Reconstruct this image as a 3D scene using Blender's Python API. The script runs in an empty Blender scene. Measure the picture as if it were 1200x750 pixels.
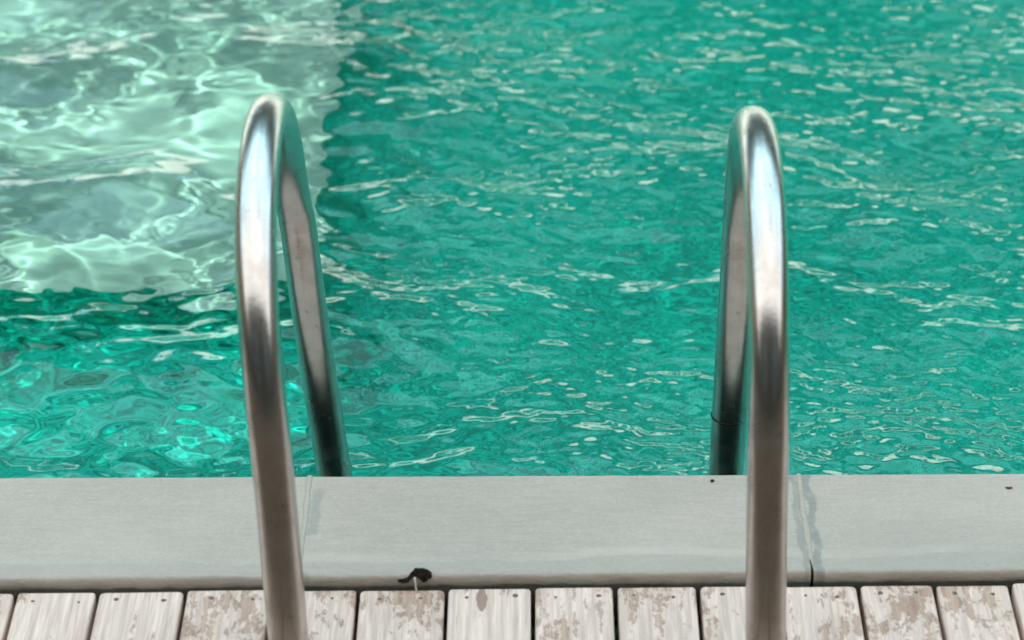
import bpy, bmesh, math, random
import numpy as np
from mathutils import Vector, Matrix
R = math.radians
rng = random.Random(7)
scene = bpy.context.scene
COL = scene.collection
WATER_Z = -0.105

# ------------------------------------------------------------------ helpers
def link(name, me, mat=None, parent=None):
    o = bpy.data.objects.new(name, me)
    COL.objects.link(o)
    if mat is not None:
        me.materials.append(mat)
    if parent is not None:
        o.parent = parent
    return o

def from_bm(name, bm, mat=None, parent=None, smooth=True):
    me = bpy.data.meshes.new(name)
    bmesh.ops.recalc_face_normals(bm, faces=bm.faces)
    bm.to_mesh(me); bm.free()
    if smooth:
        me.polygons.foreach_set('use_smooth', [True] * len(me.polygons))
    return link(name, me, mat, parent)

def empty(name, loc=(0, 0, 0)):
    o = bpy.data.objects.new(name, None)
    o.empty_display_size = .1
    COL.objects.link(o); o.location = loc
    return o

def tag(o, label, cat, group=None):
    o['label'] = label; o['category'] = cat
    if group: o['group'] = group
    return o

def structure(o):
    o['kind'] = 'structure'; return o

def box(bm, x0, x1, y0, y1, z0, z1):
    v = [bm.verts.new(p) for p in ((x0,y0,z0),(x1,y0,z0),(x1,y1,z0),(x0,y1,z0),(x0,y0,z1),(x1,y0,z1),(x1,y1,z1),(x0,y1,z1))]
    for f in ((0,3,2,1),(4,5,6,7),(0,1,5,4),(1,2,6,5),(2,3,7,6),(3,0,4,7)):
        bm.faces.new([v[i] for i in f])
    return v

# node helper
class NT:
    def __init__(s, mat):
        mat.use_nodes = True
        s.t = mat.node_tree; s.n = s.t.nodes; s.n.clear()
    def add(s, kind, **kw):
        nd = s.n.new(kind)
        for k, v in kw.items():
            if k.startswith('i_'):
                continue
            setattr(nd, k, v)
        return nd
    def set(s, sock, v):
        if hasattr(v, 'links') or isinstance(v, bpy.types.NodeSocket):
            s.t.links.new(v, sock)
        else:
            sock.default_value = v
    def math(s, op, a, b=None, c=None, clamp=False):
        nd = s.n.new('ShaderNodeMath'); nd.operation = op; nd.use_clamp = clamp
        for i, v in enumerate((a, b, c)):
            if v is not None: s.set(nd.inputs[i], v)
        return nd.outputs[0]
    def mix(s, fac, a, b, mode='MIX'):
        nd = s.n.new('ShaderNodeMix'); nd.data_type = 'RGBA'; nd.blend_type = mode
        s.set(nd.inputs[0], fac); s.set(nd.inputs[6], a); s.set(nd.inputs[7], b)
        return nd.outputs[2]
    def noise(s, vec, scale, detail=3, rough=.55, dist=0.0, out='Fac'):
        nd = s.n.new('ShaderNodeTexNoise')
        s.set(nd.inputs['Vector'], vec); nd.inputs['Scale'].default_value = scale
        nd.inputs['Detail'].default_value = detail; nd.inputs['Roughness'].default_value = rough
        nd.inputs['Distortion'].default_value = dist
        return nd.outputs[out]
    def smooth(s, v, a, b, lo=0.0, hi=1.0):
        nd = s.n.new('ShaderNodeMapRange'); nd.interpolation_type = 'SMOOTHSTEP'
        s.set(nd.inputs[0], v)
        for i, k in enumerate((a, b, lo, hi)): s.set(nd.inputs[1 + i], k)
        return nd.outputs[0]
    def scale(s, vec, xyz, loc=(0, 0, 0)):
        nd = s.n.new('ShaderNodeMapping')
        s.set(nd.inputs[0], vec); nd.inputs['Scale'].default_value = xyz; nd.inputs['Location'].default_value = loc
        return nd.outputs[0]
    def sep(s, vec):
        nd = s.n.new('ShaderNodeSeparateXYZ'); s.set(nd.inputs[0], vec); return nd.outputs
    def pos(s):
        return s.n.new('ShaderNodeNewGeometry').outputs['Position']
    def obj(s):
        return s.n.new('ShaderNodeTexCoord').outputs['Object']
    def bump(s, h, dist, strength=1.0):
        nd = s.n.new('ShaderNodeBump'); s.set(nd.inputs['Height'], h)
        nd.inputs['Distance'].default_value = dist; nd.inputs['Strength'].default_value = strength
        return nd.outputs[0]
    def principled(s, color, rough=.5, normal=None, metallic=0.0, spec=.5, **kw):
        nd = s.n.new('ShaderNodeBsdfPrincipled')
        s.set(nd.inputs['Base Color'], color); s.set(nd.inputs['Roughness'], rough)
        s.set(nd.inputs['Metallic'], metallic); s.set(nd.inputs['Specular IOR Level'], spec)
        if normal is not None: s.set(nd.inputs['Normal'], normal)
        for k, v in kw.items(): s.set(nd.inputs[k], v)
        s.out(nd.outputs[0]); return nd
    def out(s, sh):
        o = s.n.new('ShaderNodeOutputMaterial'); s.t.links.new(sh, o.inputs[0])

def mat(name):
    m = bpy.data.materials.new(name); return m, NT(m)

def rgb(r, g, b): return (r, g, b, 1.0)

# ------------------------------------------------------------------ materials
def m_steel():
    m, t = mat('brushed_stainless_steel')
    p = t.obj()
    n1 = t.noise(p, 26, 4, .6)
    fine = t.noise(t.scale(p, (900, 900, 22)), 1.0, 2, .6)      # lengthwise brushing
    spots = t.smooth(t.noise(p, 95, 2, .5), .67, .76)
    grime = t.smooth(t.sep(t.pos())[2], -.06, .03, 1.0, 0.0)    # water scale low on the legs
    g = t.math('MULTIPLY', grime, t.smooth(t.noise(p, 60, 4, .65), .42, .7))
    c = t.mix(t.smooth(n1, .35, .7), rgb(.57, .555, .535), rgb(.47, .45, .425))
    c = t.mix(t.math('MULTIPLY', spots, .55), c, rgb(.25, .2, .16))
    c = t.mix(t.math('MULTIPLY', g, .15), c, rgb(.62, .6, .56))
    r = t.math('ADD', t.math('MULTIPLY', n1, .24), .12)
    r = t.math('ADD', r, t.math('MULTIPLY', g, .04))
    met = t.math('SUBTRACT', 1.0, t.math('MULTIPLY', g, .1))
    h = t.math('ADD', t.math('MULTIPLY', fine, .25), n1)
    t.principled(c, r, t.bump(h, .0007, .5), met)
    return m

def m_coping():
    m, t = mat('painted_coping')
    p = t.pos(); x, y, z = t.sep(p)[0:3]
    big = t.noise(p, 3.2, 4, .55)
    mid = t.noise(t.scale(p, (9, 26, 20)), 1.0, 4, .6, .4)
    fine = t.noise(p, 420, 3, .6)
    c = t.mix(t.smooth(big, .35, .68), rgb(.390, .341, .287), rgb(.440, .383, .324))
    c = t.mix(t.math('MULTIPLY', t.smooth(mid, .55, .75), .28), c, rgb(.50, .455, .40))
    brush = t.noise(t.scale(p, (28, 170, 60)), 1.0, 5, .65, .6)
    c = t.mix(t.math('MULTIPLY', t.smooth(brush, .38, .62), .24), c, rgb(.515, .47, .415))
    pores = t.smooth(t.noise(p, 330, 2, .5), .66, .76)
    c = t.mix(t.math('MULTIPLY', pores, .30), c, rgb(.25, .26, .24))
    salt = t.noise(p, 260, 2, .7)
    c = t.mix(t.math('MULTIPLY', t.smooth(salt, .52, .68), .28), c, rgb(.56, .51, .45))
    c = t.mix(t.math('MULTIPLY', t.smooth(salt, .48, .34), .24), c, rgb(.29, .30, .28))
    cloudy = t.smooth(t.noise(t.scale(p, (5, 11, 5), (2, 5, 1)), 1.0, 4, .6, .8), .42, .66)
    c = t.mix(t.math('MULTIPLY', cloudy, .22), c, rgb(.335, .31, .268))
    wob = t.math('MULTIPLY', t.math('SUBTRACT', t.noise(p, 45, 4, .65), .5), .07)
    # highlight line along the front edge, put into the colour, darker below it
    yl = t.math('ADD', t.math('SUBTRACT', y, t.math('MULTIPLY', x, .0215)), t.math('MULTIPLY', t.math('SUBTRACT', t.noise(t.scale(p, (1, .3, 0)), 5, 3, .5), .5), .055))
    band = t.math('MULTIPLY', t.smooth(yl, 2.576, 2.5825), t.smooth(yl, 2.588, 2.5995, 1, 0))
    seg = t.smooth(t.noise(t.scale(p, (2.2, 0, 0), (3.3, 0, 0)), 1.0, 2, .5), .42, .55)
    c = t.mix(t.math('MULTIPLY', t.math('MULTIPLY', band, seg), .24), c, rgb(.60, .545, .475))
    below = t.smooth(yl, 2.575, 2.580, 1, 0)
    c = t.mix(t.math('MULTIPLY', below, .4), c, rgb(.35, .33, .288))
    # grey-blue filler smears either side of the joints
    def smear(x0, w, lo, hi, seed, amt, c):
        q = t.scale(p, (1, 1, 0), (seed, seed * .7, 0))
        dx = t.math('SUBTRACT', x, x0)
        n = t.math('MULTIPLY', t.math('SUBTRACT', t.noise(q, 26, 3, .55), .5), .022)
        d = t.math('ABSOLUTE', t.math('ADD', dx, n))
        k = t.smooth(d, w * .45, w * 1.05, 1, 0)
        k = t.math('MULTIPLY', k, t.smooth(t.math('ADD', y, wob), lo, lo + .012))
        k = t.math('MULTIPLY', k, t.smooth(t.math('ADD', y, wob), hi - .02, hi, 1, 0))
        k = t.math('MULTIPLY', k, t.smooth(t.noise(q, 40, 3, .6), .3, .5, .6, 1))
        return t.mix(t.math('MULTIPLY', k, amt), c, rgb(.215, .235, .210))
    c = smear(.3155, .0062, 2.50, 2.80, 1.3, .8, c)
    c = smear(.3005, .0045, 2.50, 2.80, 4.1, .6, c)
    c = smear(-.232, .0085, 2.615, 2.725, 8.2, .5, c)
    c = smear(-.238, .007, 2.50, 2.565, 5.2, .6, c)
    # dirt that collects low on the front edge
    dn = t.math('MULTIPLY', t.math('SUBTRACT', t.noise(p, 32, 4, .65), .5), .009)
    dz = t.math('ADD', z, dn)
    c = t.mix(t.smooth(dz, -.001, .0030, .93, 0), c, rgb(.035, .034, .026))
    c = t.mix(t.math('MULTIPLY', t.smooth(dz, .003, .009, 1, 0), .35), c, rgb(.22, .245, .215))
    fleck = t.smooth(t.noise(p, 150, 1, .3), .80, .83)
    c = t.mix(t.math('MULTIPLY', fleck, .5), c, rgb(.28, .2, .15))
    pink = t.smooth(t.noise(t.scale(p, (9, 22, 0), (5.2, 1, 0)), 1.0, 2, .5), .70, .80)
    c = t.mix(t.math('MULTIPLY', pink, .18), c, rgb(.55, .43, .38))
    h = t.math('ADD', t.math('MULTIPLY', mid, 1.0), t.math('ADD', t.math('MULTIPLY', fine, .07), t.math('MULTIPLY', t.noise(t.scale(p, (60, 160, 100)), 1.0, 4, .6, .5), .22)))
    t.principled(c, t.smooth(mid, .3, .7, .42, .6), t.bump(h, .006, .8), 0, .35)
    return m

def m_wood(dark=False):
    m, t = mat('whitewashed_deck_wood')
    g = t.n.new('ShaderNodeNewGeometry')
    isl = g.outputs['Random Per Island']; p = g.outputs['Position']
    off = t.n.new('ShaderNodeCombineXYZ')
    t.set(off.inputs[0], t.math('MULTIPLY', isl, 37.0)); t.set(off.inputs[1], t.math('MULTIPLY', isl, 91.0))
    va = t.n.new('ShaderNodeVectorMath'); va.operation = 'ADD'
    t.set(va.inputs[0], p); t.set(va.inputs[1], off.outputs[0]); q = va.outputs[0]
    grain = t.noise(t.scale(q, (150, 7, 40)), 1.0, 5, .62, .25)
    fibre = t.noise(t.scale(q, (520, 14, 100)), 1.0, 2, .6)
    wear = t.noise(t.scale(q, (1, .5, 1)), 52, 8, .78, .3)
    large = t.noise(t.scale(q, (1, .6, 1)), 6.0, 3, .55)
    k = t.math('ADD', t.math('MULTIPLY', wear, .78), t.math('MULTIPLY', t.math('SUBTRACT', grain, .5), .45))
    k = t.math('ADD', k, t.math('MULTIPLY', t.math('SUBTRACT', large, .5), .65))
    k = t.math('ADD', k, t.math('MULTIPLY', t.math('SUBTRACT', isl, .5), .10))
    far = t.smooth(t.sep(p)[1], 2.25, 2.45, 1, 0)
    away = t.math('MULTIPLY', far, .6)             # trodden bare away from the edge
    k = t.math('ADD', k, away)
    bare = t.smooth(k, .445, .498)
    paint = t.mix(t.smooth(grain, .3, .7), rgb(.535, .41, .345), rgb(.82, .65, .565))
    wood = t.mix(t.smooth(grain, .3, .7), rgb(.22, .125, .082), rgb(.45, .295, .22))
    wood = t.mix(t.math('MULTIPLY', far, .95), wood, t.mix(grain, rgb(.075, .050, .034), rgb(.14, .10, .072)))
    c = t.mix(t.math('MULTIPLY', bare, t.math('ADD', .8, t.math('MULTIPLY', far, .2))), paint, wood)
    c = t.mix(t.math('MULTIPLY', t.smooth(fibre, .58, .74), .42), c, rgb(.26, .18, .14))
    dk = t.smooth(t.noise(t.scale(q, (1, .5, 1), (7, 3, 0)), 24, 3, .6), .70, .75)
    c = t.mix(t.math('MULTIPLY', dk, .65), c, rgb(.17, .115, .09))
    # one brown drip stain near a plank end
    px, py, pz = t.sep(p)[0:3]
    sx = t.math('DIVIDE', t.math('ADD', px, .0465), .0062); sy = t.math('DIVIDE', t.math('SUBTRACT', py, 2.521), .0205)
    d2 = t.math('ADD', t.math('ADD', t.math('MULTIPLY', sx, sx), t.math('MULTIPLY', sy, sy)), t.math('MULTIPLY', t.math('SUBTRACT', t.noise(p, 110, 4, .6), .5), 2.2))
    c = t.mix(t.math('MULTIPLY', t.smooth(d2, .75, 1.05, 1, 0), .8), c, rgb(.24, .145, .115))
    h = t.math('ADD', t.math('MULTIPLY', grain, 1.0), t.math('MULTIPLY', bare, -.4))
    t.principled(c, .75, t.bump(h, .0016, .6), 0, .25)
    return m

def m_plain(name, col, rough=.7, metallic=0., noise=0., nscale=8., spec=.3):
    m, t = mat(name)
    p = t.obj()
    n = t.noise(p, nscale, 4, .6)
    c = t.mix(t.smooth(n, .3, .7), rgb(*[k * (1 - noise) for k in col]), rgb(*[k * (1 + noise) for k in col]))
    t.principled(c, rough, t.bump(n, .003, .3), metallic, spec)
    return m

def m_water():
    m, t = mat('pool_water')
    g = t.n.new('ShaderNodeBsdfGlass'); g.distribution = 'GGX'
    g.inputs['Color'].default_value = rgb(.93, 1.0, .985); g.inputs['Roughness'].default_value = 0.0
    g.inputs['IOR'].default_value = 1.333
    a = t.n.new('ShaderNodeAttribute'); a.attribute_name = 'ripple'
    v = t.n.new('ShaderNodeVectorMath'); v.operation = 'ADD'
    t.set(v.inputs[0], t.n.new('ShaderNodeNewGeometry').outputs['Normal']); t.set(v.inputs[1], a.outputs['Vector'])
    nn = t.n.new('ShaderNodeVectorMath'); nn.operation = 'NORMALIZE'; t.set(nn.inputs[0], v.outputs[0])
    t.set(g.inputs['Normal'], nn.outputs[0])
    t.out(g.outputs[0]); return m

def m_basin():
    m, t = mat('green_light_mottle')
    p = t.pos()
    q = t.n.new('ShaderNodeVectorMath'); q.operation = 'MULTIPLY_ADD'
    t.set(q.inputs[0], p); q.inputs[1].default_value = (74, 74, 74); q.inputs[2].default_value = (.37, .41, .5)
    fl = t.n.new('ShaderNodeVectorMath'); fl.operation = 'FLOOR'; t.set(fl.inputs[0], q.outputs[0])
    fr = t.n.new('ShaderNodeVectorMath'); fr.operation = 'FRACTION'; t.set(fr.inputs[0], q.outputs[0])
    wn = t.n.new('ShaderNodeTexWhiteNoise'); t.set(wn.inputs[0], fl.outputs[0])
    big = t.noise(p, 2.2, 3, .5)
    k = t.math('ADD', wn.outputs[0], t.math('MULTIPLY', t.math('SUBTRACT', big, .5), .8))
    c = t.mix(t.smooth(k, .05, .95), rgb(.0002, .225, .165), rgb(.0004, .505, .378))  # random tile tones put ripple light-dark contrast into the floor colour
    fx, fy, fz = t.sep(fr.outputs[0])[0:3]
    def edge(v): return t.math('LESS_THAN', t.math('ABSOLUTE', t.math('SUBTRACT', v, .5)), .455)
    inside = t.math('MULTIPLY', edge(fx), edge(fy))
    c = t.mix(inside, rgb(.0005, .37, .275), c)
    t.principled(c, .35, None, 0, .3); return m

def m_ledge():
    m, t = mat('pale_pool_plaster')
    p = t.pos()
    n = t.noise(p, 2.4, 4, .55)
    c = t.mix(t.smooth(n, .3, .7), rgb(.158, .300, .250), rgb(.207, .352, .30))
    t.principled(c, .6, None, 0, .2); return m

# ------------------------------------------------------------------ camera
cd = bpy.data.cameras.new('camera'); cam = bpy.data.objects.new('camera', cd); COL.objects.link(cam)
cam.location = (0, 0, 1.8)
cam.rotation_euler = (R(60), 0, R(.32))
cd.sensor_width = 36; cd.lens = 102.0; cd.clip_start = .05; cd.clip_end = 2000
cd.dof.use_dof = True; cd.dof.focus_distance = 3.36; cd.dof.aperture_fstop = 4.8; cd.dof.aperture_blades = 9
scene.camera = cam

# ------------------------------------------------------------------ light
SUN_EL, SUN_AZ = 44.0, 162.0            # azimuth clockwise from +Y
w = bpy.data.worlds.new('World'); scene.world = w; w.use_nodes = True
wt = NT(w)
sky = wt.n.new('ShaderNodeTexSky'); sky.sky_type = 'NISHITA'; sky.sun_disc = False
sky.sun_elevation = R(SUN_EL); sky.sun_rotation = R(SUN_AZ); sky.dust_density = 3.0; sky.air_density = 1.0
tc = wt.n.new('ShaderNodeTexCoord').outputs['Generated']
cl = wt.noise(wt.scale(tc, (1, 1, 2.2)), 2.1, 5, .6, .3)
dirY = wt.sep(tc)[1]
front = wt.smooth(dirY, -.25, .55)                              # thinner, bluer cloud over the far end of the pool
cm = wt.smooth(wt.math('SUBTRACT', cl, wt.math('MULTIPLY', front, .03)), .34, .56, .45, 1.0)
cm = wt.math('MAXIMUM', cm, wt.smooth(dirY, -.3, .15, .82, .35))
col = wt.mix(cm, sky.outputs[0], wt.mix(front, rgb(11.5, 11.4, 11.0), rgb(11.0, 17.6, 20.6)))
bg = wt.n.new('ShaderNodeBackground'); wt.set(bg.inputs[0], col); bg.inputs[1].default_value = 0.076
wo = wt.n.new('ShaderNodeOutputWorld'); wt.t.links.new(bg.outputs[0], wo.inputs[0])
sd = bpy.data.lights.new('sun', 'SUN'); sd.energy = 5.0; sd.angle = R(.5); sd.color = (1, .95, .87)
so = bpy.data.objects.new('sun', sd); COL.objects.link(so)
sv = Vector((math.sin(R(SUN_AZ)) * math.cos(R(SUN_EL)), math.cos(R(SUN_AZ)) * math.cos(R(SUN_EL)), math.sin(R(SUN_EL))))
so.rotation_euler = sv.to_track_quat('Z', 'Y').to_euler(); so.location = sv * 30
sd.cycles.is_caustics_light = True

# ------------------------------------------------------------------ pool
PX0, PX1, PY1 = -5.0, 5.0, 9.0
def wall_y(x): return 2.740 + .0133 * x        # inner face of the near wall
basin_mat = m_basin(); ledge_mat = m_ledge()
bm = bmesh.new()
ZB = -.72
a = [bm.verts.new(p) for p in ((PX0, wall_y(PX0), ZB), (PX1, wall_y(PX1), ZB), (PX1, PY1, ZB), (PX0, PY1, ZB))]
b = [bm.verts.new(p) for p in ((PX0, wall_y(PX0), -.055), (PX1, wall_y(PX1), -.055), (PX1, PY1, -.055), (PX0, PY1, -.055))]
bm.faces.new(a)
for i in range(4):
    j = (i + 1) % 4
    bm.faces.new((a[i], b[i], b[j], a[j]))
basin = from_bm('pool_basin', bm, basin_mat, smooth=False); structure(basin)
basin.cycles.is_caustics_receiver = True
bm = bmesh.new()
xa_, xb_ = PX0 + .01, PX1 - .01
v = [bm.verts.new(p) for p in ((xa_, wall_y(xa_) + .004, -.32), (xb_, wall_y(xb_) + .004, -.32), (xb_, wall_y(xb_) + .004, -.0125), (xa_, wall_y(xa_) + .004, -.0125), (xa_, wall_y(xa_) - .006, -.32), (xb_, wall_y(xb_) - .006, -.32), (xb_, wall_y(xb_) - .006, -.0125), (xa_, wall_y(xa_) - .006, -.0125))]
for f in ((0, 1, 2, 3), (4, 7, 6, 5), (0, 3, 7, 4), (1, 5, 6, 2), (3, 2, 6, 7), (0, 4, 5, 1)): bm.faces.new([v[i] for i in f])
dark_strip = from_bm('reflected_dark_strip', bm, m_plain('black_reflected_strip', (.006, .009, .008), .25, 0, .3, 30), basin, smooth=False)  # unseen black strip added so the rear legs reflect dark

LX, LY, LD = -.312, 3.635, -.42               # corner and depth of the shallow shelf
bm = bmesh.new()
v = box(bm, PX0 + .002, LX, LY, PY1 - .002, ZB + .002, LD)
ledge = from_bm('pool_ledge', bm, None, smooth=False); structure(ledge)
ledge.data.materials.append(basin_mat); ledge.data.materials.append(ledge_mat)
for f in ledge.data.polygons:
    if f.normal.z > .5: f.material_index = 1
ledge.cycles.is_caustics_receiver = True
bm = bmesh.new(); box(bm, PX0 + .002, LX - .004, 2.80, LY - .002, ZB + .002, -.56)
step = from_bm('pool_step', bm, basin_mat, smooth=False); structure(step)
step.cycles.is_caustics_receiver = True

# ---- water: a random sea of ripples, calmer on the left, choppy on the right
def spectrum(nx, ny, dx, dy, lmin, lmax, seed, aniso=0.0, tilt=1.0):
    r = np.random.default_rng(seed)
    kx = np.fft.fftfreq(nx, dx)[None, :]; ky = np.fft.fftfreq(ny, dy)[:, None]
    k = np.sqrt(kx * kx + ky * ky) + 1e-9
    lo, hi = 1 / lmax, 1 / lmin
    env = np.exp(-.5 * (np.log(k / math.sqrt(lo * hi)) / (.5 * math.log(hi / lo))) ** 2 * 1.6)
    env = env / k ** (1 + tilt)
    ang = np.arctan2(ky, kx)
    env = env * (1 + aniso * np.cos(2 * (ang - 1.45)))
    f = np.fft.ifft2(env * (r.standard_normal((ny, nx)) + 1j * r.standard_normal((ny, nx)))).real
    gy, gx = np.gradient(f, dy, dx)
    return f / math.sqrt((gx ** 2 + gy ** 2).mean())       # unit rms slope

def sstep(v, a, b):
    t = np.clip((v - a) / (b - a), 0, 1); return t * t * (3 - 2 * t)

XS0, XS1, YS0, YS1 = -1.85, 1.85, 2.70, 5.60
NX, NY = 1200, 960
xs = np.linspace(XS0, XS1, NX); ys = np.linspace(YS0, YS1, NY)
dx = xs[1] - xs[0]; dy = ys[1] - ys[0]
X, Y = np.meshgrid(xs, ys)
A = spectrum(NX, NY, dx, dy, .18, .60, 11, .35)
B = spectrum(NX, NY, dx, dy, .042, .12, 12, .40)
B2 = spectrum(NX, NY, dx, dy, .07, .17, 17, .25)
Cc = spectrum(NX, NY, dx, dy, .020, .046, 13, .6)
Dd = spectrum(NX, NY, dx, dy, .011, .026, 14, .6)
patch = spectrum(NX, NY, dx, dy, .5, 1.2, 21); patch /= patch.std()
right = sstep(X + .10 * patch, -.42, .22)
shelf = sstep(-X, .2, .45) * sstep(Y, 3.3, 3.5)
gust = np.clip(1 + .45 * patch, .3, 1.9)
Z = A * (.125 - .045 * right) + B * (.076 - .036 * shelf) * (1 + .15 * patch) + B2 * .034 * shelf
# the finest ripples only tilt the surface: kept as a slope per vertex, read by the water material
chop = B * (.070 - .050 * shelf) * (1 + .3 * patch) + Cc * (.048 + .082 * right - .03 * shelf) * gust + Dd * (.010 + .085 * right) * gust + Dd * .12 * np.exp(-((X - .20) ** 2 + (Y - 2.88) ** 2) / .15 ** 2)
chop_y, chop_x = np.gradient(chop, dy, dx)
edge = sstep(X, XS0, XS0 + .3) * sstep(-X, -XS1, -XS1 + .3) * sstep(-Y, -YS1, -YS1 + .4)
Z = Z * edge + WATER_Z
co = np.stack([X, Y, Z], -1).reshape(-1, 3)
idx = np.arange(NX * NY).reshape(NY, NX)
quads = np.stack([idx[:-1, :-1], idx[:-1, 1:], idx[1:, 1:], idx[1:, :-1]], -1).reshape(-1, 4)
ext = np.array([(PX0, YS0, WATER_Z), (PX1, YS0, WATER_Z), (PX1, PY1, WATER_Z), (PX0, PY1, WATER_Z)])
n0 = len(co); co = np.concatenate([co, ext])
tris = []
left = list(idx[:, 0]); rightc = list(idx[:, -1]); top = list(idx[-1, :])
polys_extra = [[n0] + left + [n0 + 3]][:0]
polys_extra.append(left[::-1] + [n0, n0 + 3][0:2][::1] if False else [n0] + left + [n0 + 3])
polys_extra.append([n0 + 1, n0 + 2] + rightc[::-1])
polys_extra.append(top + [n0 + 2, n0 + 3])
me = bpy.data.meshes.new('water')
lv = np.concatenate([quads.ravel()] + [np.array(p) for p in polys_extra])
lt = np.concatenate([np.full(len(quads), 4), np.array([len(p) for p in polys_extra])])
ls = np.concatenate([[0], np.cumsum(lt)[:-1]])
me.vertices.add(len(co)); me.vertices.foreach_set('co', co.ravel())
me.loops.add(len(lv)); me.loops.foreach_set('vertex_index', lv.astype(np.int32))
me.polygons.add(len(lt)); me.polygons.foreach_set('loop_start', ls.astype(np.int32)); me.polygons.foreach_set('loop_total', lt.astype(np.int32))
me.polygons.foreach_set('use_smooth', np.ones(len(lt), bool))
me.update(calc_edges=True); me.validate()
at = me.attributes.new('ripple', 'FLOAT_VECTOR', 'POINT')
rip = np.zeros((len(co), 3), np.float32); rip[:n0, 0] = -chop_x.ravel(); rip[:n0, 1] = -chop_y.ravel()
at.data.foreach_set('vector', rip.ravel())
water = link('water', me, m_water()); structure(water)
water.cycles.is_caustics_caster = True
# make sure it faces up
if me.polygons[1000].normal.z < 0: me.flip_normals()

# ------------------------------------------------------------------ ground (one sheet with the hole of the pool and deck) 
bm = bmesh.new()
o = [bm.verts.new(p) for p in ((-900, -900, -.06), (900, -900, -.06), (900, 900, -.06), (-900, 900, -.06))]
i_ = [bm.verts.new(p) for p in ((PX0 - .02, wall_y(PX0) - .1, -.06), (PX1 + .02, wall_y(PX1) - .1, -.06), (PX1 + .02, PY1 + .02, -.06), (PX0 - .02, PY1 + .02, -.06))]
for k in range(4):
    j = (k + 1) % 4
    bm.faces.new((o[k], o[j], i_[j], i_[k]))
ground = from_bm('ground', bm, m_plain('dry_lawn', (.07, .10, .035), .9, 0, .35, 3.0), smooth=False); structure(ground)

# ------------------------------------------------------------------ coping
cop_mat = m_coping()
coping = empty('pool_coping', (0, 2.6, 0)); structure(coping)
def front_y(x): return 2.5495 + .0215 * x      # where the coping meets the deck
def back_y(x): return 2.7455 + .0133 * x
def nz(x, s): return math.sin(x * 23.1 + s) * .5 + math.sin(x * 57.7 + 2.3 * s) * .3 + math.sin(x * 131. + 1.1 * s) * .2
def coping_slab(x0, x1):
    bm = bmesh.new()
    n = max(2, int((x1 - x0) / .006)); rows = []
    for i in range(n + 1):
        x = x0 + (x1 - x0) * i / n
        f, b = front_y(x), back_y(x)
        e = .0007 * nz(x, 1.0); d = .0006 * nz(x, 4.0)
        prof = [(f + .004, -.05), (f + .001 + e, -.012), (f - .0003 + e, .003), (f + .0004 + e, .0088 + d), (f + .0016 + e, .0118 + d), (f + .004 + e, .0133 + d),
                (f + .009, .0139 + d), (f + .03, .0142 + .5 * d), (f + .06, .0140), (f + .10, .0141), (b - .05, .0140), (b - .010, .0140), (b - .003, .0135), (b - .0008 + .5 * e, .0122), (b + .4 * e, .009), (b + .4 * e, -.010), (b - .02, -.012), (b - .03, -.05)]
        rows.append([bm.verts.new((x, y, z - 0)) for y, z in prof])
    m = len(rows[0])
    for i in range(n):
        for k in range(m):
            bm.faces.new((rows[i][k], rows[i][(k + 1) % m], rows[i + 1][(k + 1) % m], rows[i + 1][k]))
    bm.faces.new(rows[0]); bm.faces.new(rows[-1][::-1])
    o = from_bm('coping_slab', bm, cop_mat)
    o.parent = coping; o.matrix_parent_inverse = Matrix.Translation(-coping.location)
    sm = o.modifiers.new('edge', 'EDGE_SPLIT'); sm.split_angle = R(50)
    return o
JOINTS = [-1.894, -1.344, -.794, -.2425, .3075, .858, 1.408, 1.96]
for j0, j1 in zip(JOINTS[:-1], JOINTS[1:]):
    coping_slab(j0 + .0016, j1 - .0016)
# rough filler in each joint, standing slightly proud
fill_mat = m_plain('joint_filler', (.41, .37, .318), .6, 0, .05, 160)
for s, xj in enumerate(JOINTS[1:-1]):
    bm = bmesh.new(); rows = []
    n = 90; f, b = front_y(xj), back_y(xj); r2 = random.Random(s)
    for i in range(n + 1):
        y = f + .006 + (b - .0015 - f - .006) * i / n
        wl = .0028 + .0013 * nz(y, s) + r2.uniform(-.0005, .0005); wr = .0028 + .0013 * nz(y, s + 5.) + r2.uniform(-.0005, .0005)
        t0 = min(1, (y - f) / .02); zt = .0100 + .0043 * t0 ** .35
        xc = xj + .0008 * nz(y, 3. + s)
        h = .0012 + .0005 * nz(y * 1.7, 2. + s)
        rows.append([bm.verts.new(q) for q in ((xc - wl, y, zt - .006), (xc - wl, y, zt - .0001), (xc - wl * .5, y, zt + h * .7), (xc, y, zt + h * .35), (xc + wl * .5, y, zt + h * .8), (xc + wl, y, zt - .0001), (xc + wl, y, zt - .006))])
    for i in range(n):
        for k in range(6):
            bm.faces.new((rows[i][k], rows[i + 1][k], rows[i + 1][k + 1], rows[i][k + 1]))
    bm.faces.new(rows[0]); bm.faces.new(rows[-1][::-1])
    o = from_bm('joint_filler', bm, fill_mat); o.parent = coping; o.matrix_parent_inverse = Matrix.Translation(-coping.location)
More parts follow.
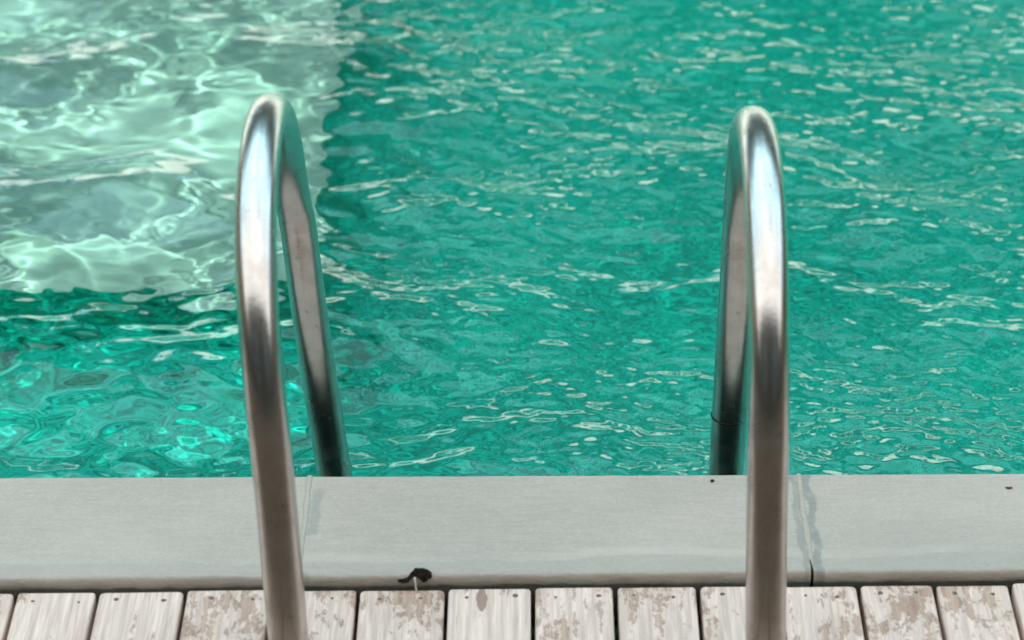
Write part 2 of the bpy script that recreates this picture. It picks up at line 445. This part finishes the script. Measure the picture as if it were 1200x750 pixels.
# the crack that opens at the front of the joint
bm = bmesh.new()
pts = [(.3078, 2.5575), (.3074, 2.562), (.3070, 2.567), (.3066, 2.572), (.3063, 2.578)]
ww = [.0007, .0009, .0006, .0004, .0001]
rows = []
for (x, y), w_ in zip(pts, ww):
    t0 = min(1, (y - front_y(x)) / .02); zt = .0100 + .0043 * t0 ** .35 + .0021
    rows.append((bm.verts.new((x - w_, y, zt)), bm.verts.new((x + w_, y, zt)), bm.verts.new((x + w_, y, zt - .004)), bm.verts.new((x - w_, y, zt - .004))))
for a_, b_ in zip(rows[:-1], rows[1:]):
    for k in range(4): bm.faces.new((a_[k], a_[(k + 1) % 4], b_[(k + 1) % 4], b_[k]))
bm.faces.new(rows[0]); bm.faces.new(rows[-1][::-1])
o = from_bm('joint_crack', bm, m_plain('dark_crack', (.03, .018, .012), .9)); o.parent = coping; o.matrix_parent_inverse = Matrix.Translation(-coping.location)

# ------------------------------------------------------------------ deck
GAPS = [-.543, -.456, -.3625, -.270, -.1783, -.084, .008, .096, .1848, .271, .3565, .438, .519, .603]
gl = list(GAPS)
while gl[0] > -3.2: gl.insert(0, gl[0] - rng.uniform(.088, .093))
while gl[-1] < 3.2: gl.append(gl[-1] + rng.uniform(.083, .092))
bm = bmesh.new()
screws = []
for x0, x1 in zip(gl[:-1], gl[1:]):
    g = rng.uniform(.0021, .0029)
    xa, xb = x0 + g, x1 - g
    ye = rng.uniform(-.0012, .0008)
    ya = front_y(xa) - .005 + ye; yb = front_y(xb) - .005 + ye + rng.uniform(-.0006, .0006)
    zt = rng.uniform(-.0012, .0012)
    r_ = .0035; seg = []
    # outline with softened corners, then a chamfered top
    def outline(ins):
        c = [(xa + ins, -1.19), (xb - ins, -1.19)]
        k = r_ * rng.uniform(.7, 1.5)
        c += [(xb - ins, yb - ins - k), (xb - ins - k * .3, yb - ins - k * .3), (xb - ins - k, yb - ins)]
        c += [(xa + ins + k, ya - ins), (xa + ins + k * .3, ya - ins - k * .3), (xa + ins, ya - ins - k)]
        return c
    st = rng.getstate(); o0 = outline(0); rng.setstate(st); o1 = outline(.0006); rng.setstate(st); o2 = outline(.0018)
    rings = [[bm.verts.new((x, y, z + zt)) for x, y in oo] for oo, z in ((o0, -.028), (o0, -.0022), (o1, -.0007), (o2, 0))]
    for ra, rb in zip(rings[:-1], rings[1:]):
        for k in range(8): bm.faces.new((ra[k], ra[(k + 1) % 8], rb[(k + 1) % 8], rb[k]))
    bm.faces.new(rings[-1]); bm.faces.new(rings[0][::-1])
    for fx in (.26, .76):
        sx = xa + (xb - xa) * (fx + rng.uniform(-.06, .06))
        screws.append((sx, front_y(sx) - .005 - rng.uniform(.014, .021), zt))
deck = from_bm('deck', bm, m_wood(), smooth=False); structure(deck)
# sunken screw heads near the plank ends
sc_mat = m_plain('rusty_screw', (.15, .105, .08), .8, 0, .5, 300)
sb = bmesh.new()
for x, y, z in screws:
    r0 = rng.uniform(.0016, .0031); n = 9
    ring = [sb.verts.new((x + r0 * math.cos(6.283 * k / n) * rng.uniform(.8, 1.2), y + r0 * math.sin(6.283 * k / n) * rng.uniform(.8, 1.2), z + .0003)) for k in range(n)]
    low = [sb.verts.new((v.co.x, v.co.y, z - .004)) for v in ring]
    for k in range(n): sb.faces.new((low[k], low[(k + 1) % n], ring[(k + 1) % n], ring[k]))
    sb.faces.new(ring)
so_ = from_bm('screw_heads', sb, sc_mat, deck, smooth=False)
# black joist that shows through the gaps
bm = bmesh.new(); box(bm, -3.2, 3.2, 2.38, 2.50, -.16, -.030)
jo = from_bm('joist', bm, m_plain('dark_joist', (.02, .016, .013), .9), deck, smooth=False)

# ------------------------------------------------------------------ handrails
steel = m_steel()
def catmull(P, n):
    out = []
    for i in range(len(P) - 1):
        p0 = P[max(i - 1, 0)]; p1 = P[i]; p2 = P[i + 1]; p3 = P[min(i + 2, len(P) - 1)]
        for k in range(n):
            t = k / n
            out.append(.5 * ((2 * p1) + (p2 - p0) * t + (2 * p0 - 5 * p1 + 4 * p2 - p3) * t * t + (3 * p1 - p0 - 3 * p2 + p3) * t ** 3))
    out.append(P[-1]); return out
def tube(path, rad, nseg=40):
    bm = bmesh.new(); rings = []
    side = Vector((1, 0, 0))
    for i, p in enumerate(path):
        tn = (path[min(i + 1, len(path) - 1)] - path[max(i - 1, 0)]).normalized()
        side = (side - tn * side.dot(tn)).normalized(); up = tn.cross(side)
        rings.append([bm.verts.new(p + rad * (math.cos(6.28318 * k / nseg) * side + math.sin(6.28318 * k / nseg) * up)) for k in range(nseg)])
    for a_, b_ in zip(rings[:-1], rings[1:]):
        for k in range(nseg):
            bm.faces.new((a_[k], a_[(k + 1) % nseg], b_[(k + 1) % nseg], b_[k]))
    bm.faces.new(rings[0][::-1]); bm.faces.new(rings[-1])
    return bm
TR = .0207
def handrail(front, rear, zc, label, ring_z):
    YF, rad = 2.412, .232
    yc = YF + rad
    fx = [(z, x) for z, x in front]          # height -> x up the front leg, angle -> x over the bend
    base = Vector((front[0][1], YF, 0))
    root = empty('handrail', base); tag(root, label, 'handrail', 'steel handrails of the pool ladder')
    def X_front(z): return float(np.interp(z, [q[0] for q in front], [q[1] for q in front]))
    def X_rear(z): return float(np.interp(z, [q[0] for q in rear], [q[1] for q in rear]))
    P = [Vector((X_front(z), YF, z)) for z in np.linspace(0.0, zc, 6)]
    a0 = X_front(zc + rad * .92); b0 = X_rear(zc)
    for a in range(10, 171, 10):
        t = R(a); z = zc + rad * math.sin(t); y = yc - rad * math.cos(t)
        if a <= 70: x = X_front(z)
        else:
            u = (a - 70) / 110.0; xf = X_front(zc + rad * math.sin(R(70))); x = xf + (b0 - xf) * u ** 2.4
        P.append(Vector((x, y, z)))
    for z in np.linspace(zc, -.85, 12): P.append(Vector((X_rear(z), yc + rad, z)))
    # smooth x along the path
    xsm = [p.x for p in P]
    for _ in range(4):
        xsm = [xsm[0]] + [(xsm[i - 1] + 2 * xsm[i] + xsm[i + 1]) / 4 for i in range(1, len(xsm) - 1)] + [xsm[-1]]
    for p, x in zip(P, xsm): p.x = x
    path = [p - base for p in catmull(P, 8)]
    from_bm('tube', tube(path, TR), steel, root)
    # base flange on the deck
    bm = bmesh.new(); n = 40; prof = [(TR + .0005, .022), (TR + .002, .0215), (TR + .003, .014), (TR + .005, .008), (.0285, .005), (.029, .0008)]
    rings = [[bm.verts.new((r * math.cos(6.28318 * k / n), r * math.sin(6.28318 * k / n), z)) for k in range(n)] for r, z in prof]
    for a_, b_ in zip(rings[:-1], rings[1:]):
        for k in range(n): bm.faces.new((a_[k], a_[(k + 1) % n], b_[(k + 1) % n], b_[k]))
    from_bm('base_flange', bm, steel, root)
    # weld line round the rear leg
    if ring_z is not None:
        pr = [Vector((X_rear(z), yc + rad, z)) - base for z in (ring_z - .0007, ring_z + .0007)]
        from_bm('weld_seam', tube(pr, TR + .0003), m_plain('weld_seam_metal', (.02, .02, .02), .8, 0), root)
    return root
LFt = [(0, -.2420), (.08, -.2444), (.16, -.2473), (.254, -.2504), (.313, -.2536), (.369, -.2597), (.417, -.2648), (.454, -.2676), (.486, -.2690)]
LRt = [(-.90, -.150), (-.07, -.2252), (0, -.2319), (.1, -.2434), (.2, -.2535), (.254, -.2625)]
RFt = [(0, .2475), (.08, .2446), (.16, .2417), (.242, .2387), (.303, .2375), (.359, .2373), (.407, .2366), (.444, .2371), (.474, .2370)]
RRt = [(-.90, .2310), (-.07, .2357), (0, .2364), (.1, .2383), (.2, .2417), (.242, .2425)]
handrail(LFt, LRt, .257, 'curved stainless steel handrail in front of the pale shallow shelf', None)
handrail(RFt, RRt, .244, 'curved stainless steel handrail beside the stained coping joint, plain green water around it', .012)

# ------------------------------------------------------------------ dry leaf and crumbs on the coping
def sheet(rows, thick):
    bm = bmesh.new(); g = [[bm.verts.new(p) for p in r_] for r_ in rows]
    for i in range(len(g) - 1):
        for k in range(len(g[0]) - 1):
            bm.faces.new((g[i][k], g[i + 1][k], g[i + 1][k + 1], g[i][k + 1]))
    geom = bmesh.ops.solidify(bm, geom=bm.faces[:], thickness=thick)
    return bm
LB = Vector((-.1165, 2.5460, .0062))
leaf = empty('dead_leaf', LB)
tag(leaf, 'small curled dark brown dead leaf with pale stem on the coping edge', 'leaf')
lr = random.Random(3)
rows = []
# spine from the curled tail (left) over the hump to the drooping lobes (right)
spine = [(-.0195, .000, .0035), (-.0150, .0005, .0030), (-.0090, .0015, .0055), (-.0050, .003, .0105), (-.0015, .0045, .0140), (.003, .005, .0142), (.008, .005, .0145), (.0125, .0045, .0128), (.0165, .003, .0100)]
half = [.0020, .0034, .0038, .0046, .0066, .0058, .0070, .0064, .0036]
for (x, y, z), h in zip(spine, half):
    r_ = []
    for k in range(-4, 5):
        u = k / 4
        rag = 1 + (.35 * math.sin(len(rows) * 2.4 + k) if len(rows) > 3 and abs(k) > 2 else 0)
        r_.append((x + lr.uniform(-.0008, .0008), y + u * h * .8 * rag, z - abs(u) ** 1.6 * h * (1.05 if u < 0 else .75) * rag + lr.uniform(-.0010, .0010)))
    rows.append(r_)
from_bm('leaf_blade', sheet(rows, .0006), m_plain('dead_leaf_brown', (.030, .019, .012), .8, 0, .85, 260), leaf)
rows = []
for (x, y, z), h in zip([(.0045, .0005, .0085), (.0075, -.001, .0050), (.0095, -.001, .0018), (.0115, .000, .0012)], [.0022, .0030, .0024, .0010]):
    rows.append([(x + u * h * .9 + lr.uniform(-.0005, .0005), y + u * h * .5, z + u * h * .5 + lr.uniform(-.0005, .0005)) for u in (-1, -.4, .3, 1)])
from_bm('leaf_lobe', sheet(rows, .0006), bpy.data.materials['dead_leaf_brown'], leaf)
st_ = catmull([Vector((-.0018, -.001, .0070)), Vector((-.0010, -.0040, .0030)), Vector((-.0004, -.0056, -.0030)), Vector((.0004, -.0062, -.0085))], 6)
from_bm('stem', tube(st_, .0011, 10), m_plain('pale_stem', (.62, .56, .46), .7, 0, .15, 300), leaf)

def crumb(loc, s, label, col, seed):
    bm = bmesh.new(); bmesh.ops.create_icosphere(bm, subdivisions=2, radius=1.0)
    r_ = random.Random(seed)
    for v in bm.verts:
        k = 1 + r_.uniform(-.3, .3)
        v.co = Vector((v.co.x * s[0] * k, v.co.y * s[1] * k + s[0] * .4 * (v.co.x) ** 2, (v.co.z * k + .7) * s[2]))
    o = from_bm('leaf_crumb', bm, m_plain('crumb_brown', col, .9, 0, .4, 500)); o.location = loc
    tag(o, label, 'debris', 'crumbs of dry leaf on the coping')
crumb((.2094, 2.7315, .0141), (.0022, .0020, .0014), 'tiny dark brown leaf crumb beside the handrail by the stained joint', (.05, .025, .015), 1)
crumb((.5405, 2.7190, .0141), (.0042, .0011, .0012), 'thin curved reddish brown leaf crumb, apart from both handrails', (.14, .075, .05), 2)

# ------------------------------------------------------------------ out-of-view surroundings for reflections and shade; house, wall and fences are added
def house():
    root = empty('shade_house', (0, -1.235, -.06))  # added out of view so its shadow covers deck and coping
    tag(root, 'unseen dark timber house added behind the deck to shade it', 'house')
    dk = m_plain('dark_timber_boards', (.085, .055, .038), .7, 0, .35, 5)
    bm = bmesh.new(); box(bm, -7, 7, -4, 0, 0, 3.5); from_bm('wall', bm, dk, root, smooth=False)
    bm = bmesh.new()
    q = [(-7.4, .75, 3.52), (7.4, .75, 3.52), (7.4, -2, 5.0), (-7.4, -2, 5.0), (7.4, -4.5, 3.4), (-7.4, -4.5, 3.4)]
    v = [bm.verts.new(p) for p in q]
    bm.faces.new((v[0], v[1], v[2], v[3])); bm.faces.new((v[3], v[2], v[4], v[5]))
    bmesh.ops.solidify(bm, geom=bm.faces[:], thickness=.12)
    from_bm('roof', bm, m_plain('brown_roof_shingles', (.07, .05, .04), .85, 0, .3, 9), root, smooth=False)
    for x in (-4.6, -1.6, 2.2, 4.8):
        bm = bmesh.new(); box(bm, x - .55, x + .55, .003, .06, 1.0, 2.3)
        f = from_bm('window', bm, m_plain('white_window_frame', (.7, .69, .66), .5), root, smooth=False)
        bm = bmesh.new(); box(bm, x - .47, x + .47, .062, .075, 1.08, 2.22); from_bm('pane', bm, m_plain('window_glass', (.02, .025, .03), .05, 0, 0, 1, .8), f, smooth=False)
house()

def leaf_mat(name, c):
    m, t = mat(name)
    g = t.n.new('ShaderNodeNewGeometry')
    cc = t.mix(g.outputs['Random Per Island'], rgb(*[k * .6 for k in c]), rgb(*[k * 1.4 for k in c]))
    t.principled(cc, .55, None, 0, .3); return m
def tree(x, y, h, cr, seed, leaves, barkm, label):
    r_ = random.Random(seed)
    root = empty('garden_tree', (x, y, -.06)); tag(root, label, 'tree', 'trees beyond the far end of the pool')
    P = [Vector((0, 0, 0)), Vector((.08, .03, h * .3)), Vector((-.03, .05, h * .6)), Vector((.05, 0, h * .85))]
    bm = bmesh.new(); rings = []
    for i, p in enumerate(catmull(P, 4)):
        rad = .16 * (1 - .85 * i / 12)
        rings.append([bm.verts.new(p + Vector((rad * math.cos(.7854 * k), rad * math.sin(.7854 * k), 0))) for k in range(8)])
    for a_, b_ in zip(rings[:-1], rings[1:]):
        for k in range(8): bm.faces.new((a_[k], a_[(k + 1) % 8], b_[(k + 1) % 8], b_[k]))
    from_bm('trunk', bm, barkm, root)
    V, F = [], []
    for _ in range(60):
        c = Vector((r_.gauss(0, .42) * cr, r_.gauss(0, .42) * cr, h * .62 + r_.gauss(0, .22) * h))
        c.z = max(.7, min(h, c.z)); rr = cr * r_.uniform(.22, .42)
        for _k in range(130):
            d = Vector((r_.gauss(0, 1), r_.gauss(0, 1), r_.gauss(0, 1))).normalized() * rr * r_.uniform(.6, 1.05) + c
            n = Vector((r_.gauss(0, 1), r_.gauss(0, 1), r_.gauss(0, 1) + .4)).normalized(); u = n.orthogonal().normalized(); w_ = n.cross(u); s = r_.uniform(.07, .15)
            i0 = len(V); V += [d + u * s * 1.5, d + w_ * s * .7, d - u * s * 1.5, d - w_ * s * .7]; F.append((i0, i0 + 1, i0 + 2, i0 + 3))
    me = bpy.data.meshes.new('crown'); me.from_pydata([tuple(q) for q in V], [], F)
    link('crown', me, leaves, root)
bark = m_plain('bark', (.10, .075, .055), .9, 0, .4, 20)
lm = leaf_mat('garden_leaves', (.016, .050, .018))
def glint_wall():
    root = empty('glint_wall', (0, 10.2, -.06))  # added bright face whose reflection makes the white glints on the ripples
    tag(root, 'unseen white wall added beyond the pool for glints in the water', 'wall')
    bm = bmesh.new(); box(bm, -9, 9, 0, .2, 0, .84); from_bm('wall_panel', bm, m_plain('white_render', (.84, .85, .84), .8, 0, .05, 4), root, smooth=False)
    bm = bmesh.new(); box(bm, -9.05, 9.05, -.04, .24, 0.84, 0.90); from_bm('cap', bm, m_plain('wall_cap', (.62, .6, .55), .8, 0, .1, 4), root, smooth=False)
glint_wall()
def fence(x, label):
    root = empty('added_fence', (x, 3.2, -.06)); tag(root, label, 'fence', 'unseen board fences added to darken the rail edges')  # added at both sides, out of view, so the rail edges reflect brown
    fm = m_plain('brown_fence_boards', (.16, .10, .065), .8, 0, .3, 6)
    bm = bmesh.new(); box(bm, -.015, .015, -5, 6.6, .05, 2.5); from_bm('board_panel', bm, fm, root, smooth=False)
    s_ = -1 if x > 0 else 1
    for k in range(7):
        y = -4.8 + k * 1.88
        bm = bmesh.new(); box(bm, min(s_ * .017, s_ * .10), max(s_ * .017, s_ * .10), y - .05, y + .05, 0, 2.56); from_bm('post', bm, fm, root, smooth=False)
fence(-5.8, 'unseen added brown board fence along the ledge side of the pool')
fence(5.8, 'unseen added brown board fence along the deep side of the pool')
for i, (x, y, h, cr, lb) in enumerate([
        (-7.0, 12.0, 7.3, 2.5, 'broad leafy tree behind the added white wall, past its ledge-side end'),
        (-4.0, 13.2, 8.4, 2.7, 'leafy tree behind the added white wall, straight beyond the pale pool shelf'),
        (-.9, 13.0, 7.9, 2.6, 'leafy tree behind the added white wall, in line with the left handrail'),
        (1.6, 12.0, 7.0, 2.5, 'small leafy tree behind the added white wall, in line with the right handrail'),
        (4.4, 12.6, 7.9, 2.6, 'tall leafy tree behind the added white wall on the deep side'),
        (7.6, 12.2, 7.2, 2.5, 'last leafy tree behind the added white wall on the deep side')]):
    tree(x, y, h, cr, 40 + i, lm, bark, lb)

# ------------------------------------------------------------------ render settings
vs = scene.view_settings
vs.view_transform = 'Standard'; vs.look = 'None'; vs.gamma = 1.0; vs.use_curve_mapping = False; vs.exposure = 1.2
cy = scene.cycles
cy.use_denoising = True
cy.caustics_refractive = True; cy.caustics_reflective = False; cy.blur_glossy = .3
cy.max_bounces = 10; cy.diffuse_bounces = 4; cy.glossy_bounces = 5; cy.transmission_bounces = 8
cy.sample_clamp_indirect = 12.0
